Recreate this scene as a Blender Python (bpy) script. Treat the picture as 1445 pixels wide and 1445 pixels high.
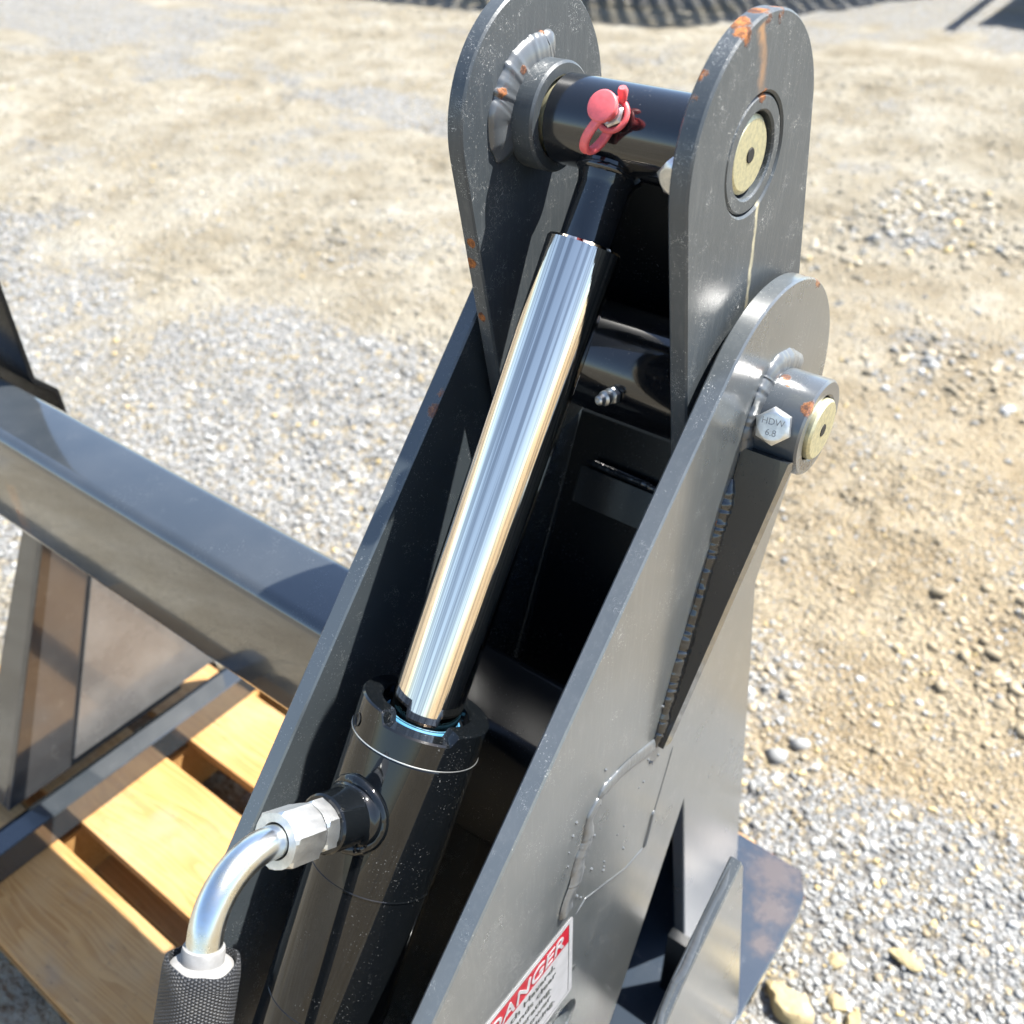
import bpy, bmesh, math, random
import numpy as np
from mathutils import Vector, Matrix, geometry

sc = bpy.context.scene
for o in list(bpy.data.objects):
    bpy.data.objects.remove(o)

# ------------------------------------------------------------------ camera
H = 1.28                                   # height of the lens above the ground
cam_d = bpy.data.cameras.new('camera')
cam = bpy.data.objects.new('camera', cam_d)
sc.collection.objects.link(cam)
R_ = Vector((0.79280104, 0.60948053, 0.0))
U_ = Vector((-0.36148899, 0.47021822, 0.80512144))
F_ = Vector((-0.49070584, 0.63830112, -0.59310999))
cam.matrix_world = Matrix(((R_.x, U_.x, -F_.x, 0), (R_.y, U_.y, -F_.y, 0), (R_.z, U_.z, -F_.z, H), (0, 0, 0, 1)))
cam_d.sensor_width = 36
cam_d.lens = 1388 / 1445 * 36
cam_d.clip_start = 0.02
cam_d.clip_end = 2000
cam_d.dof.use_dof = True
cam_d.dof.focus_distance = 0.62
cam_d.dof.aperture_fstop = 7.5
sc.camera = cam

# ------------------------------------------------------------------ sky, sun, exposure
SUN = Vector((.86, 1.0, 2.37)).normalized()
wd = bpy.data.worlds.new('World')
sc.world = wd
wd.use_nodes = True
wn = wd.node_tree
bgn = wn.nodes['Background']
sky = wn.nodes.new('ShaderNodeTexSky')
sky.sky_type = 'NISHITA'
sky.sun_disc = False
sky.dust_density = 1.0
sky.sun_elevation = math.asin(SUN.z)
sky.sun_rotation = math.atan2(SUN.x, SUN.y)
wn.links.new(sky.outputs[0], bgn.inputs[0])
bgn.inputs[1].default_value = 0.10
sl = bpy.data.lights.new('sun', 'SUN')
sl.energy = 5.0
sl.angle = math.radians(0.5)
sl.color = (1.0, 0.968, 0.91)
so = bpy.data.objects.new('sun', sl)
so.rotation_euler = SUN.to_track_quat('Z', 'Y').to_euler()
so.location = (2, 2, 5)
sc.collection.objects.link(so)
vs = sc.view_settings
vs.view_transform = 'Standard'
vs.look = 'None'
vs.gamma = 1
vs.use_curve_mapping = False
vs.exposure = 1.62
sc.render.engine = 'CYCLES'
sc.cycles.use_denoising = True
sc.cycles.max_bounces = 5
sc.cycles.diffuse_bounces = 3
sc.cycles.glossy_bounces = 4
sc.cycles.transmission_bounces = 2
sc.cycles.caustics_reflective = False
sc.cycles.caustics_refractive = False
sc.cycles.use_adaptive_sampling = True
sc.cycles.adaptive_threshold = 0.02

rng = np.random.default_rng(7)
random.seed(7)


# ------------------------------------------------------------------ material helpers
class NT:
    def __init__(s, name):
        s.m = bpy.data.materials.new(name)
        s.m.use_nodes = True
        s.t = s.m.node_tree
        s.b = s.t.nodes['Principled BSDF']
        s.pos = s.t.nodes.new('ShaderNodeNewGeometry').outputs['Position']
        s.obj = s.t.nodes.new('ShaderNodeTexCoord').outputs['Object']

    def n(s, typ, **kw):
        nd = s.t.nodes.new(typ)
        for k, v in kw.items():
            setattr(nd, k, v)
        return nd

    def put(s, sock, v):
        if hasattr(v, 'is_output'):
            s.t.links.new(v, sock)
        elif isinstance(v, (tuple, list)) and len(v) == 3 and sock.type == 'RGBA':
            sock.default_value = (*v, 1)
        else:
            sock.default_value = v

    def math(s, op, a, b=0.0, c=None, clamp=False):
        nd = s.n('ShaderNodeMath', operation=op, use_clamp=clamp)
        s.put(nd.inputs[0], a)
        s.put(nd.inputs[1], b)
        if c is not None:
            s.put(nd.inputs[2], c)
        return nd.outputs[0]

    def vmath(s, op, a, b=(0, 0, 0)):
        nd = s.n('ShaderNodeVectorMath', operation=op)
        s.put(nd.inputs[0], a)
        s.put(nd.inputs[1], b)
        return nd.outputs['Value'] if op in ('DISTANCE', 'LENGTH', 'DOT_PRODUCT') else nd.outputs[0]

    def noise(s, scale, detail=3, rough=.55, vec=None, dist=0, col=False):
        nd = s.n('ShaderNodeTexNoise')
        s.put(nd.inputs['Vector'], s.pos if vec is None else vec)
        nd.inputs['Scale'].default_value = scale
        nd.inputs['Detail'].default_value = detail
        nd.inputs['Roughness'].default_value = rough
        nd.inputs['Distortion'].default_value = dist
        return nd.outputs['Color' if col else 'Fac']

    def vor(s, scale, vec=None, feat='F1', out='Distance', rand=1.0):
        nd = s.n('ShaderNodeTexVoronoi', feature=feat)
        s.put(nd.inputs['Vector'], s.pos if vec is None else vec)
        nd.inputs['Scale'].default_value = scale
        nd.inputs['Randomness'].default_value = rand
        return nd.outputs[out]

    def ramp(s, v, a, b, lo=0.0, hi=1.0, smooth=True):
        nd = s.n('ShaderNodeMapRange', interpolation_type='SMOOTHSTEP' if smooth else 'LINEAR')
        s.put(nd.inputs[0], v)
        nd.inputs[1].default_value = a
        nd.inputs[2].default_value = b
        nd.inputs[3].default_value = lo
        nd.inputs[4].default_value = hi
        return nd.outputs[0]

    def mix(s, f, a, b):
        nd = s.n('ShaderNodeMix', data_type='RGBA')
        s.put(nd.inputs[0], f)
        s.put(nd.inputs[6], a)
        s.put(nd.inputs[7], b)
        return nd.outputs[2]

    def scale(s, v, sx, sy, sz):
        return s.vmath('MULTIPLY', v, (sx, sy, sz))

    def bump(s, h, strength, dist, prev=None):
        nd = s.n('ShaderNodeBump')
        nd.inputs['Strength'].default_value = strength
        nd.inputs['Distance'].default_value = dist
        s.put(nd.inputs['Height'], h)
        if prev is not None:
            s.put(nd.inputs['Normal'], prev)
        return nd.outputs[0]

    def fin(s, base=None, rough=None, metal=None, normal=None, **kw):
        for k, v in (('Base Color', base), ('Roughness', rough), ('Metallic', metal), ('Normal', normal)):
            if v is not None:
                s.put(s.b.inputs[k], v)
        for k, v in kw.items():
            s.put(s.b.inputs[k.replace('_', ' ')], v)
        return s.m


def C(p):                                   # scene coordinates: the lens stands at x 0, y 0
    return (p[0], p[1], p[2] + H)


def paint(name, base=(.030, .034, .038), rough=.27, dust=.35, specks=.6, rust=(), streaks=(), striae=0, coat=0.0, scuff=0.5, crough=.03, sarea=(.60, .68), brush=0.0, spec=.5):
    t = NT(name)
    film = t.noise(11, 4, .62)
    f = t.math('ADD', t.math('MULTIPLY', t.ramp(film, .30, .75), dust * .55), dust * .45, clamp=True)
    col = t.mix(f, base, (.27, .265, .25))
    sp = t.noise(760, 1, .5)
    area = t.ramp(t.noise(24, 3, .7), .46, .66, .06, 1.0)
    spm = t.math('MULTIPLY', t.math('MULTIPLY', t.ramp(sp, .665, .77), area), specks)
    if scuff:
        lines = t.noise(175, 1, .5, dist=1.8)
        scr = t.math('MULTIPLY', t.ramp(t.math('ABSOLUTE', t.math('SUBTRACT', lines, .5)), .0, .011, 1, 0), t.ramp(t.noise(48, 2, .7), *sarea))
        spm = t.math('MAXIMUM', spm, t.math('MULTIPLY', scr, scuff))
    if brush:                                # faint rolling and handling marks up and down the plate
        br = t.noise(1, 3, .6, vec=t.scale(t.pos, 300, 340, 30))
        col = t.mix(t.ramp(br, .48, .72, 0, brush), col, (.22, .225, .22))
    col = t.mix(spm, col, (.42, .42, .40))
    r = t.math('ADD', t.math('MULTIPLY', f, .35), rough)
    r = t.math('ADD', r, t.math('MULTIPLY', spm, .25), clamp=True)
    nrm = t.bump(t.math('ADD', t.math('MULTIPLY', sp, .12), film), .06, .003)
    if striae:
        st = t.noise(1, 2, .6, vec=t.scale(t.pos, 60, 520, 520))
        nrm = t.bump(st, striae, .0006, nrm)
    tot = None
    if rust:
        wob = t.noise(95, 6, .78)
        by = {}
        for e in rust:
            by.setdefault(e[2] if len(e) > 2 else None, []).append(e)
        for kcol, es in by.items():
            tot = None
            for e in es:
                c, rad = e[0], e[1]
                d = t.vmath('DISTANCE', t.pos, C(c))
                d = t.math('ADD', d, t.math('MULTIPLY', t.math('SUBTRACT', wob, .5), rad * 2.1))
                m = t.ramp(d, rad * .62, rad * .82, 1, 0) if kcol is None else t.ramp(d, rad * .25, rad * 1.15, 1, 0)
                tot = m if tot is None else t.math('MAXIMUM', tot, m)
            if kcol is None:
                rc = t.mix(t.ramp(wob, .40, .62), (.07, .026, .012), (.42, .15, .035))
            else:
                rc = kcol
                tot = t.math('MULTIPLY', tot, .85)
            col = t.mix(tot, col, rc)
            r = t.math('ADD', r, t.math('MULTIPLY', tot, .5 if kcol is None else .15), clamp=True)
        nrm = t.bump(t.math('MULTIPLY', wob, tot), .5, .001, nrm)
    for (a, b, wdt, sc_, amt) in streaks:    # water-borne rust and clay runs
        A = Vector(C(a)); B = Vector(C(b)); d = (B - A); L = d.length; d.normalize()
        rel = t.vmath('SUBTRACT', t.pos, tuple(A))
        al2 = t.math('DIVIDE', t.vmath('DOT_PRODUCT', rel, tuple(d)), L)
        crs = Vector((1, 0, 0)).cross(d)
        dx = t.math('ABSOLUTE', t.vmath('DOT_PRODUCT', rel, (1, 0, 0)))
        nz = t.noise(55, 4, .65)
        ac = t.math('ABSOLUTE', t.math('ADD', t.vmath('DOT_PRODUCT', rel, tuple(crs)), t.math('MULTIPLY', t.math('SUBTRACT', nz, .5), wdt * 2.2)))
        m = t.math('MULTIPLY', t.ramp(ac, wdt * .1, wdt, 1, 0), t.ramp(al2, -.02, .03))
        m = t.math('MULTIPLY', m, t.ramp(al2, .3, 1.05, 1, 0))
        m = t.math('MULTIPLY', m, t.ramp(dx, .01, .012, 1, 0))
        m = t.math('MULTIPLY', m, t.ramp(nz, .3, .62, amt * .4, amt))
        col = t.mix(m, col, sc_)
    kw = {}
    if coat:
        kw['Coat_Weight'] = coat
        kw['Coat_Roughness'] = crough
        kw['Coat_IOR'] = 1.6
    kw['Specular_IOR_Level'] = spec
    return t.fin(col, r, 0.0, nrm, IOR=1.52, **kw)


def metal(name, col, rough, tint=None, mark=.3, mscale=120):
    t = NT(name)
    a = t.noise(mscale, 5, .65)
    b = t.noise(35, 4)
    c = t.mix(t.ramp(a, .35, .7), col, tint or tuple(x * .6 for x in col))
    r = t.math('ADD', t.math('MULTIPLY', a, mark), rough, clamp=True)
    return t.fin(c, r, 1.0, t.bump(t.math('ADD', a, b), .12, .0006))


# ------------------------------------------------------------------ mesh helpers
WORLD = {}


def link(name, me, loc, parent, mat, smooth=True, ang=32):
    o = bpy.data.objects.new(name, me)
    sc.collection.objects.link(o)
    if mat is not None and not me.materials:
        me.materials.append(mat)
    if smooth:
        me.shade_smooth()
        me.set_sharp_from_angle(angle=math.radians(ang))
    WORLD[o.name] = Vector(loc)
    if parent is not None:
        o.parent = parent
        o.location = Vector(loc) - WORLD[parent.name]
    else:
        o.location = loc
    return o


def put(name, V, Fc, mat, parent=None, smooth=True, ang=32, origin=None):
    V = np.asarray(V, float).reshape(-1, 3).copy()
    V[:, 2] += H
    c = V.mean(0) if origin is None else np.asarray(origin, float)
    me = bpy.data.meshes.new(name)
    me.from_pydata((V - c).tolist(), [], Fc)
    bm = bmesh.new(); bm.from_mesh(me)
    bmesh.ops.recalc_face_normals(bm, faces=bm.faces)
    bm.to_mesh(me); bm.free()
    return link(name, me, c, parent, mat, smooth, ang)


def empty(name, loc, parent=None):
    o = bpy.data.objects.new(name, None)
    o.empty_display_size = .05
    sc.collection.objects.link(o)
    loc = Vector(C(loc))
    WORLD[o.name] = loc
    if parent is not None:
        o.parent = parent
        o.location = loc - WORLD[parent.name]
    else:
        o.location = loc
    return o


def tag(o, label, cat=None, group=None, kind=None):
    if label: o['label'] = label
    if cat: o['category'] = cat
    if group: o['group'] = group
    if kind: o['kind'] = kind
    return o


def hull(pts):
    pts = sorted(set((round(a, 6), round(b, 6)) for a, b in pts))
    def half(ps):
        h = []
        for p in ps:
            while len(h) > 1 and (h[-1][0]-h[-2][0])*(p[1]-h[-2][1]) - (h[-1][1]-h[-2][1])*(p[0]-h[-2][0]) <= 0:
                h.pop()
            h.append(p)
        return h
    a, b = half(pts), half(pts[::-1])
    return a[:-1] + b[:-1]


def circ(c, r, n=64, a0=0, a1=2*math.pi, closed=True):
    return [(c[0] + r*math.cos(a0+(a1-a0)*i/(n if closed else n-1)), c[1] + r*math.sin(a0+(a1-a0)*i/(n if closed else n-1))) for i in range(n)]


def area2(p):
    return sum(p[i-1][0]*p[i][1] - p[i][0]*p[i-1][1] for i in range(len(p)))


def inset(p, b):
    n = len(p); out = []
    for i in range(n):
        a = Vector(p[i-1]); q = Vector(p[i]); c = Vector(p[(i+1) % n])
        d1 = (q-a).normalized(); d2 = (c-q).normalized()
        n1 = Vector((-d1.y, d1.x)); n2 = Vector((-d2.y, d2.x))
        m = n1+n2
        if m.length < 1e-6: m = n1
        m.normalize()
        k = b/max(.35, m.dot(n1))
        out.append(tuple(q + m*k))
    return out


def prism(name, prof, h0, h1, mat, parent, axis='x', bev=.0012, holes=(), ang=32, jit=0.0):
    """plate: profile (CCW) extruded between h0 and h1 with small edge bevels; axis x -> profile is (y,z)"""
    P = list(prof)
    if area2(P) < 0: P = P[::-1]
    Hs = [list(h) if area2(h) < 0 else list(h)[::-1] for h in holes]
    V = []; Fc = []
    def vert(q, h):
        if axis == 'x': return (h, q[0], q[1])
        if axis == 'y': return (q[0], h, q[1])
        return (q[0], q[1], h)
    loops0 = []; loops1 = []
    for L in [P]+Hs:
        I = inset(L, bev)
        n = len(L); base = len(V)
        for q in I: V.append(vert(q, h0))
        for q in L: V.append(vert(q, h0 + bev*(1 if h1 > h0 else -1)))
        for q in L: V.append(vert(q, h1 - bev*(1 if h1 > h0 else -1)))
        for q in I: V.append(vert(q, h1))
        for k in range(3):
            for i in range(n):
                j = (i+1) % n
                Fc.append((base+k*n+i, base+k*n+j, base+(k+1)*n+j, base+(k+1)*n+i))
        loops0.append((base, I)); loops1.append((base+3*n, I))
    polys = [[Vector((q[0], q[1], 0)) for q in I] for _, I in loops0]
    tri = geometry.tessellate_polygon(polys)
    idx0 = []; idx1 = []
    for (b0, I), (b1, _) in zip(loops0, loops1):
        idx0 += list(range(b0, b0+len(I))); idx1 += list(range(b1, b1+len(I)))
    for t in tri:
        if len(set(t)) < 3: continue
        Fc.append(tuple(idx0[i] for i in t)); Fc.append(tuple(idx1[i] for i in t))
    return put(name, V, Fc, mat, parent, True, ang)


def frame(o, z, xref=(1, 0, 0)):
    z = Vector(z).normalized(); x = Vector(xref); x = (x - z*x.dot(z)).normalized(); y = z.cross(x)
    return Vector(o), x, y, z


def lathe(name, fr, prof, mat, parent, n=64, rfun=None, ang=32, uv=False):
    """prof: list of (r, h) along the frame's z; first/last r=0 closes"""
    O, X, Y, Z = fr
    V = []; Fc = []; rings = []
    for (r, h) in prof:
        if r <= 1e-7:
            rings.append([len(V)]); V.append(O + Z*h)
        else:
            ring = []
            for i in range(n):
                a = 2*math.pi*i/n
                rr = r if rfun is None else r*rfun(a, h)
                ring.append(len(V)); V.append(O + X*(rr*math.cos(a)) + Y*(rr*math.sin(a)) + Z*h)
            rings.append(ring)
    for a, b in zip(rings[:-1], rings[1:]):
        for i in range(n):
            j = (i+1) % n
            if len(a) == 1 and len(b) == 1: continue
            if len(a) == 1: Fc.append((a[0], b[j], b[i]))
            elif len(b) == 1: Fc.append((a[i], a[j], b[0]))
            else: Fc.append((a[i], a[j], b[j], b[i]))
    o = put(name, [tuple(v) for v in V], Fc, mat, parent, True, ang)
    return o


def cyl(name, fr, r, h0, h1, mat, parent, n=56, bev=.001, ang=32):
    s = 1 if h1 > h0 else -1
    return lathe(name, fr, [(0, h0), (r-bev, h0), (r, h0+s*bev), (r, h1-s*bev), (r-bev, h1), (0, h1)], mat, parent, n, None, ang)


def pipe(name, fr, ro, ri, h0, h1, mat, parent, n=56, bev=.0012):
    prof = [(ri+bev, h0), (ro-bev, h0), (ro, h0+bev), (ro, h1-bev), (ro-bev, h1), (ri+bev, h1), (ri, h1-bev), (ri, h0+bev), (ri+bev, h0)]
    return lathe(name, fr, prof, mat, parent, n)


def sweep(name, pts, rad, mat, parent, n=20, rfun=None, cap=True, flat=1.0, up=None, ang=60):
    """tube along a polyline; rfun(i, s, a) scales radius"""
    P = [Vector(p) for p in pts]
    V = []; Fc = []; s = 0; prev = None
    for i, p in enumerate(P):
        d = (P[min(i+1, len(P)-1)] - P[max(i-1, 0)]).normalized()
        if prev is None:
            x = Vector(up) if up is not None else (Vector((1, 0, 0)) if abs(d.x) < .9 else Vector((0, 1, 0)))
        else:
            x = prev
        x = (x - d*x.dot(d)).normalized(); prev = x if up is None else Vector(up); y = d.cross(x)
        if i: s += (p-P[i-1]).length
        r = rad[i] if hasattr(rad, '__len__') else rad
        for k in range(n):
            a = 2*math.pi*k/n
            q = r*(rfun(i, s, a) if rfun else 1)
            V.append(p + x*(q*math.cos(a)*flat) + y*(q*math.sin(a)))
    m = len(P)
    for i in range(m-1):
        for k in range(n):
            j = (k+1) % n
            Fc.append((i*n+k, i*n+j, (i+1)*n+j, (i+1)*n+k))
    if cap:
        Fc.append(tuple(range(n))[::-1]); Fc.append(tuple((m-1)*n+k for k in range(n)))
    return put(name, [tuple(v) for v in V], Fc, mat, parent, True, ang)


def resample(pts, step):
    P = [Vector(p) for p in pts]; out = [P[0]]
    for a, b in zip(P[:-1], P[1:]):
        n = max(1, int((b-a).length/step))
        out += [a.lerp(b, (k+1)/n) for k in range(n)]
    return out


def vnoise(x, y, seed=0):
    xi = np.floor(x).astype(np.int64); yi = np.floor(y).astype(np.int64)
    fx = x-xi; fy = y-yi
    fx = fx*fx*fx*(fx*(fx*6-15)+10); fy = fy*fy*fy*(fy*(fy*6-15)+10)
    def h(a, b):
        n = (a*374761393 + b*668265263 + seed*1442695041) & 0xffffffff
        n = ((n ^ (n >> 13)) * 1274126177) & 0xffffffff
        return ((n ^ (n >> 16)) & 0xffff)/65535.0
    return (h(xi, yi)*(1-fx)+h(xi+1, yi)*fx)*(1-fy) + (h(xi, yi+1)*(1-fx)+h(xi+1, yi+1)*fx)*fy


def bead(name, path, r, mat, parent, seed=1, normal=(1, 0, 0), ripple=1.0, flat=.55, taper=True):
    """weld bead: lumpy, rippled run of metal"""
    P = resample(path, .0009)
    n = 14
    k = np.arange(len(P))
    nz = vnoise(k*.05, k*0+3.3, seed); nz2 = vnoise(k*.011, k*0+9.1, seed+5); nz3 = vnoise(k*.42, k*0+5.7, seed+9)
    rr = [r*(.66+.5*nz2[i]+.30*nz[i]+.10*ripple*(nz3[i]-.5)) for i in range(len(P))]
    if taper:
        L = len(P)
        for i in range(L):
            e = min(i, L-1-i)/max(1, .06*L)
            if e < 1: rr[i] *= math.sqrt(max(.03, e))
    up = Vector(normal)
    side = up.cross(P[-1]-P[0])
    if side.length > 1e-6: side.normalize()
    P2 = [p + side*((nz[i]-.5)*r*.9) for i, p in enumerate(P)]
    def rf(i, s, a):
        return 1 + .10*math.sin(3*a+i*.05)*nz2[i] + .025*math.sin(5*a+i*.13+6*nz[i])
    return sweep(name, P2, rr, mat, parent, n, rf, True, flat, normal)


# ------------------------------------------------------------------ materials
XT, XTI, XE, XEI = -.214, -.228, -.234, -.246
LEI, LEO, LTI, LTO = -.385, -.397, -.402, -.416

M_plate = paint('tower_paint', (.056, .066, .071), .24, .20, 1.0, coat=1.0, crough=.20, scuff=.7, sarea=(.54, .66), brush=.12,
                rust=[((XT, .612, -.262), .0075), ((-.219, .60, -.256), .005), ((XT, .505, -.40), .003)])
M_ear = paint('ear_paint', (.034, .044, .052), .36, .12, 1.0, striae=.15, scuff=1.0, sarea=(.50, .62), brush=.10,
              rust=[((XE-.003, .497, -.100), .007), ((XE-.008, .505, -.098), .009), ((XE-.010, .47, -.113), .006), ((XEI+.002, .462, -.122), .006),
                    ((XE-.006, .520, -.095), .008), ((XEI+.001, .455, -.135), .0045), ((XEI, .452, -.146), .003), ((XE-.004, .535, -.095), .006),
                    ((-.39, .464, -.234), .0052), ((-.393, .467, -.249), .0058), ((-.392, .476, -.29), .0045), ((XE, .528, -.134), .005)],
              streaks=[((XE, .512, -.097), (XE, .527, -.137), .007, (.42, .22, .09), .85),
                       ((XE, .541, -.195), (XE, .549, -.30), .0032, (.50, .45, .30), .8)])
M_gloss = paint('gloss_black_paint', (.006, .007, .009), .10, .010, .2, coat=.5, scuff=.0)
M_barrel = paint('barrel_paint', (.003, .004, .005), .10, .006, .3, coat=.65, crough=.015, spec=.1, scuff=.12)
M_tube = paint('cross_tube_paint', (.018, .024, .030), .12, .08, .2, scuff=.2, coat=1.0, crough=.05,
               rust=[((-.99, .369, -.66), .004)], streaks=[((-.985, .37, -.62), (-.96, .37, -.70), .005, (.30, .13, .05), .7)])
M_frame = paint('frame_paint', (.040, .043, .046), .22, .25, .4, scuff=.4)
M_base = paint('base_plate_paint', (.020, .030, .045), .16, .05, .8, coat=1.0, crough=.08,
               rust=[((-.185, .80, -1.13), .045, (.075, .058, .050)), ((-.165, .75, -1.13), .034, (.075, .058, .050)), ((-.155, .70, -1.13), .02, (.075, .058, .050)), ((-.137, .66, -1.137), .007), ((-.137, .62, -1.137), .006), ((-.14, .79, -1.135), .007), ((-.2, .826, -1.135), .008)])
M_boss = paint('boss_paint', (.048, .058, .067), .24, .14, .5, scuff=.5, coat=.8, crough=.15,
               rust=[((-.181, .545, -.318), .007), ((-.205, .56, -.31), .004), ((-.2, .555, -.312), .003), ((-.207, .552, -.374), .008), ((-.2, .565, -.377), .006)])
M_weld = paint('weld_paint', (.055, .064, .072), .28, .20, .2, scuff=0, coat=.6, crough=.2,
               rust=[((-.372, .52, -.132), .005), ((-.378, .505, -.136), .004), ((-.383, .488, -.146), .005), ((-.384, .53, -.118), .004), ((-.209, .54, -.303), .004)])
M_lump = paint('glossy_weld_paint', (.012, .015, .018), .14, .04, .2, scuff=0, coat=.5)
M_dark = paint('shade_black_paint', (.004, .0055, .007), .26, .010, .15, scuff=0, spec=.3)  # black paint taken darker still to hold the shade inside the frame


def mk_chrome():
    t = NT('chrome_rod')
    rel = t.vmath('SUBTRACT', t.pos, C((-.32, .527, -.166)))
    cx = t.n('ShaderNodeCombineXYZ')                     # polish lines along the rod, their dark tone painting in reflections
    t.put(cx.inputs[0], t.vmath('DOT_PRODUCT', rel, (1, 0, 0)))
    t.put(cx.inputs[1], t.vmath('DOT_PRODUCT', rel, (0, -.848, .530)))
    t.put(cx.inputs[2], t.math('MULTIPLY', t.vmath('DOT_PRODUCT', rel, (0, -.530, -.848)), .006))
    a = t.noise(520, 2, .6, vec=cx.outputs[0])
    b = t.noise(30, 2, .5)
    c = t.mix(t.ramp(a, .42, .62), (.93, .82, .69), (.50, .45, .40))
    r = t.math('ADD', t.math('MULTIPLY', t.ramp(b, .4, .7), .03), .045)
    return t.fin(c, r, 1.0, t.bump(a, .10, .0006))


M_chrome = mk_chrome()
M_zinc = metal('zinc_plate', (.78, .79, .78), .30, (.58, .60, .60), .25)
M_zinctube = metal('zinc_tube', (.74, .78, .80), .16, (.70, .66, .52), .2, 40)
M_brass = metal('yellow_zinc_pin', (.66, .62, .42), .42, (.50, .48, .34), .25, 300)


def plain(name, col, rough=.5, bumps=0.0, scale=200, sub=0.0):
    t = NT(name)
    a = t.noise(scale, 4)
    c = t.mix(t.ramp(a, .3, .75), col, tuple(x*.8 for x in col))
    kw = {}
    if sub:
        kw = dict(Subsurface_Weight=sub, Subsurface_Radius=(.006, .002, .001), Subsurface_Scale=1.0)
    return t.fin(c, rough, 0.0, t.bump(a, bumps, .001) if bumps else None, **kw)


M_red = plain('red_plastic', (.86, .16, .17), .40, .0, 300, .4)
M_blue = plain('blue_seal', (.07, .24, .42), .4)
M_white = plain('white_nylon', (.27, .265, .255), .5)
M_hole_shade = plain('bore', (.01, .01, .01), .6)  # near-black that stands for the shade inside drilled holes
M_decal = plain('decal_white', (.36, .36, .37), .35, 0, 60)
M_decalred = plain('decal_red', (.36, .008, .022), .35, 0, 60)
M_ink = plain('decal_ink', (.06, .065, .06), .4)
M_nail = plain('nail_steel', (.10, .085, .07), .5)
M_stamp = plain('stamped_mark', (.30, .31, .31), .5)


def mk_sleeve():
    t = NT('woven_nylon')
    uv = t.n('ShaderNodeUVMap').outputs[0]
    sep = t.n('ShaderNodeSeparateXYZ')
    t.put(sep.inputs[0], uv)
    u = t.math('MULTIPLY', sep.outputs[0], 2*math.pi*34)
    v = t.math('MULTIPLY', sep.outputs[1], 2*math.pi*520)
    par = t.math('MULTIPLY', t.math('SINE', u), t.math('SINE', t.math('MULTIPLY', v, .5)))
    h1 = t.math('ABSOLUTE', t.math('SINE', t.math('ADD', t.math('MULTIPLY', v, .5), t.math('MULTIPLY', t.math('SIGN', t.math('SINE', u)), .785))))
    h2 = t.math('ABSOLUTE', t.math('SINE', u))
    hh = t.math('MULTIPLY', t.math('POWER', h1, .6), t.math('POWER', h2, .35))
    c = t.mix(hh, (.004, .004, .005), (.036, .038, .042))
    c = t.mix(t.ramp(t.noise(60, 4), .5, .75, 0, .22), c, (.12, .115, .105))
    return t.fin(c, .5, 0.0, t.bump(hh, .9, .0016))


M_sleeve = mk_sleeve()


def mk_wood():
    t = NT('pine_board')
    rnd = t.n('ShaderNodeObjectInfo').outputs['Random']
    off = t.n('ShaderNodeCombineXYZ')
    for i in range(3): t.put(off.inputs[i], t.math('MULTIPLY', rnd, 17.0 + 9*i))
    p = t.vmath('ADD', t.obj, off.outputs[0])
    warp = t.noise(4, 2, .5, vec=t.scale(p, .6, 1, 1), col=True)
    pw = t.vmath('ADD', p, t.scale(warp, .06, .06, .06))
    rings = t.noise(1, 2, .5, vec=t.scale(pw, 1.2, 26, 26))
    saw = t.math('FRACT', t.math('MULTIPLY', rings, 15))
    fine = t.noise(1, 4, .7, vec=t.scale(p, 14, 420, 420))
    c = t.mix(t.ramp(saw, .1, .95), (.44, .245, .082), (.34, .168, .047))
    c = t.mix(t.math('MULTIPLY', t.ramp(fine, .45, .75), .45), c, (.22, .11, .04))
    c = t.mix(t.ramp(t.noise(5, 4, .6, vec=p), .42, .7, 0, .55), c, (.44, .30, .15))
    kn = t.vor(2.6, vec=t.scale(pw, .8, 1.5, 1.5))
    km = t.ramp(t.math('ADD', kn, t.math('MULTIPLY', fine, .05)), .045, .085, 1, 0)
    c = t.mix(t.math('MULTIPLY', km, .8), c, (.09, .04, .018))
    c = t.mix(t.ramp(t.noise(7, 5, .65), .52, .72, 0, .5), c, (.25, .20, .14))
    c = t.mix(t.ramp(t.noise(110, 5, .75), .60, .72, 0, .7), c, (.13, .09, .055))
    crack = t.math('MULTIPLY', t.ramp(t.math('ABSOLUTE', t.math('SUBTRACT', t.noise(1, 2, .6, vec=t.scale(pw, 2.2, 60, 60)), .5)), 0, .006, 1, 0), t.ramp(t.noise(5, 2, .5, vec=p), .52, .6))
    c = t.mix(t.math('MULTIPLY', crack, .8), c, (.05, .03, .015))
    nrm = t.bump(t.math('ADD', fine, t.math('MULTIPLY', saw, .3)), .35, .0012)
    return t.fin(c, .62, 0.0, nrm)


M_wood = mk_wood()

# where the yard is gravelled with pale crushed stone: (x, y, radius x, radius y)
GRAV = [(-1.9, 1.15, 1.1, .65), (-3.2, 1.25, 1.2, .45), (.10, .80, .42, .36), (-3.2, 8.0, 2.6, 1.3), (-7.5, 4.2, 2.2, 1.0), (-.95, .95, .7, .5), (-3.6, 3.7, .7, .3)]


def gmask(x, y):
    m = np.zeros_like(x)
    for (cx, cy, rx, ry) in GRAV:
        d = np.sqrt(((x-cx)/rx)**2 + ((y-cy)/ry)**2)
        m = np.maximum(m, np.clip(1.35-d, 0, 1))
    m = m + (vnoise(x*3.1, y*3.1, 4)-.5)*.9 + (vnoise(x*9, y*9, 5)-.5)*.5
    return np.clip(m*1.25, 0, 1)


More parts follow.
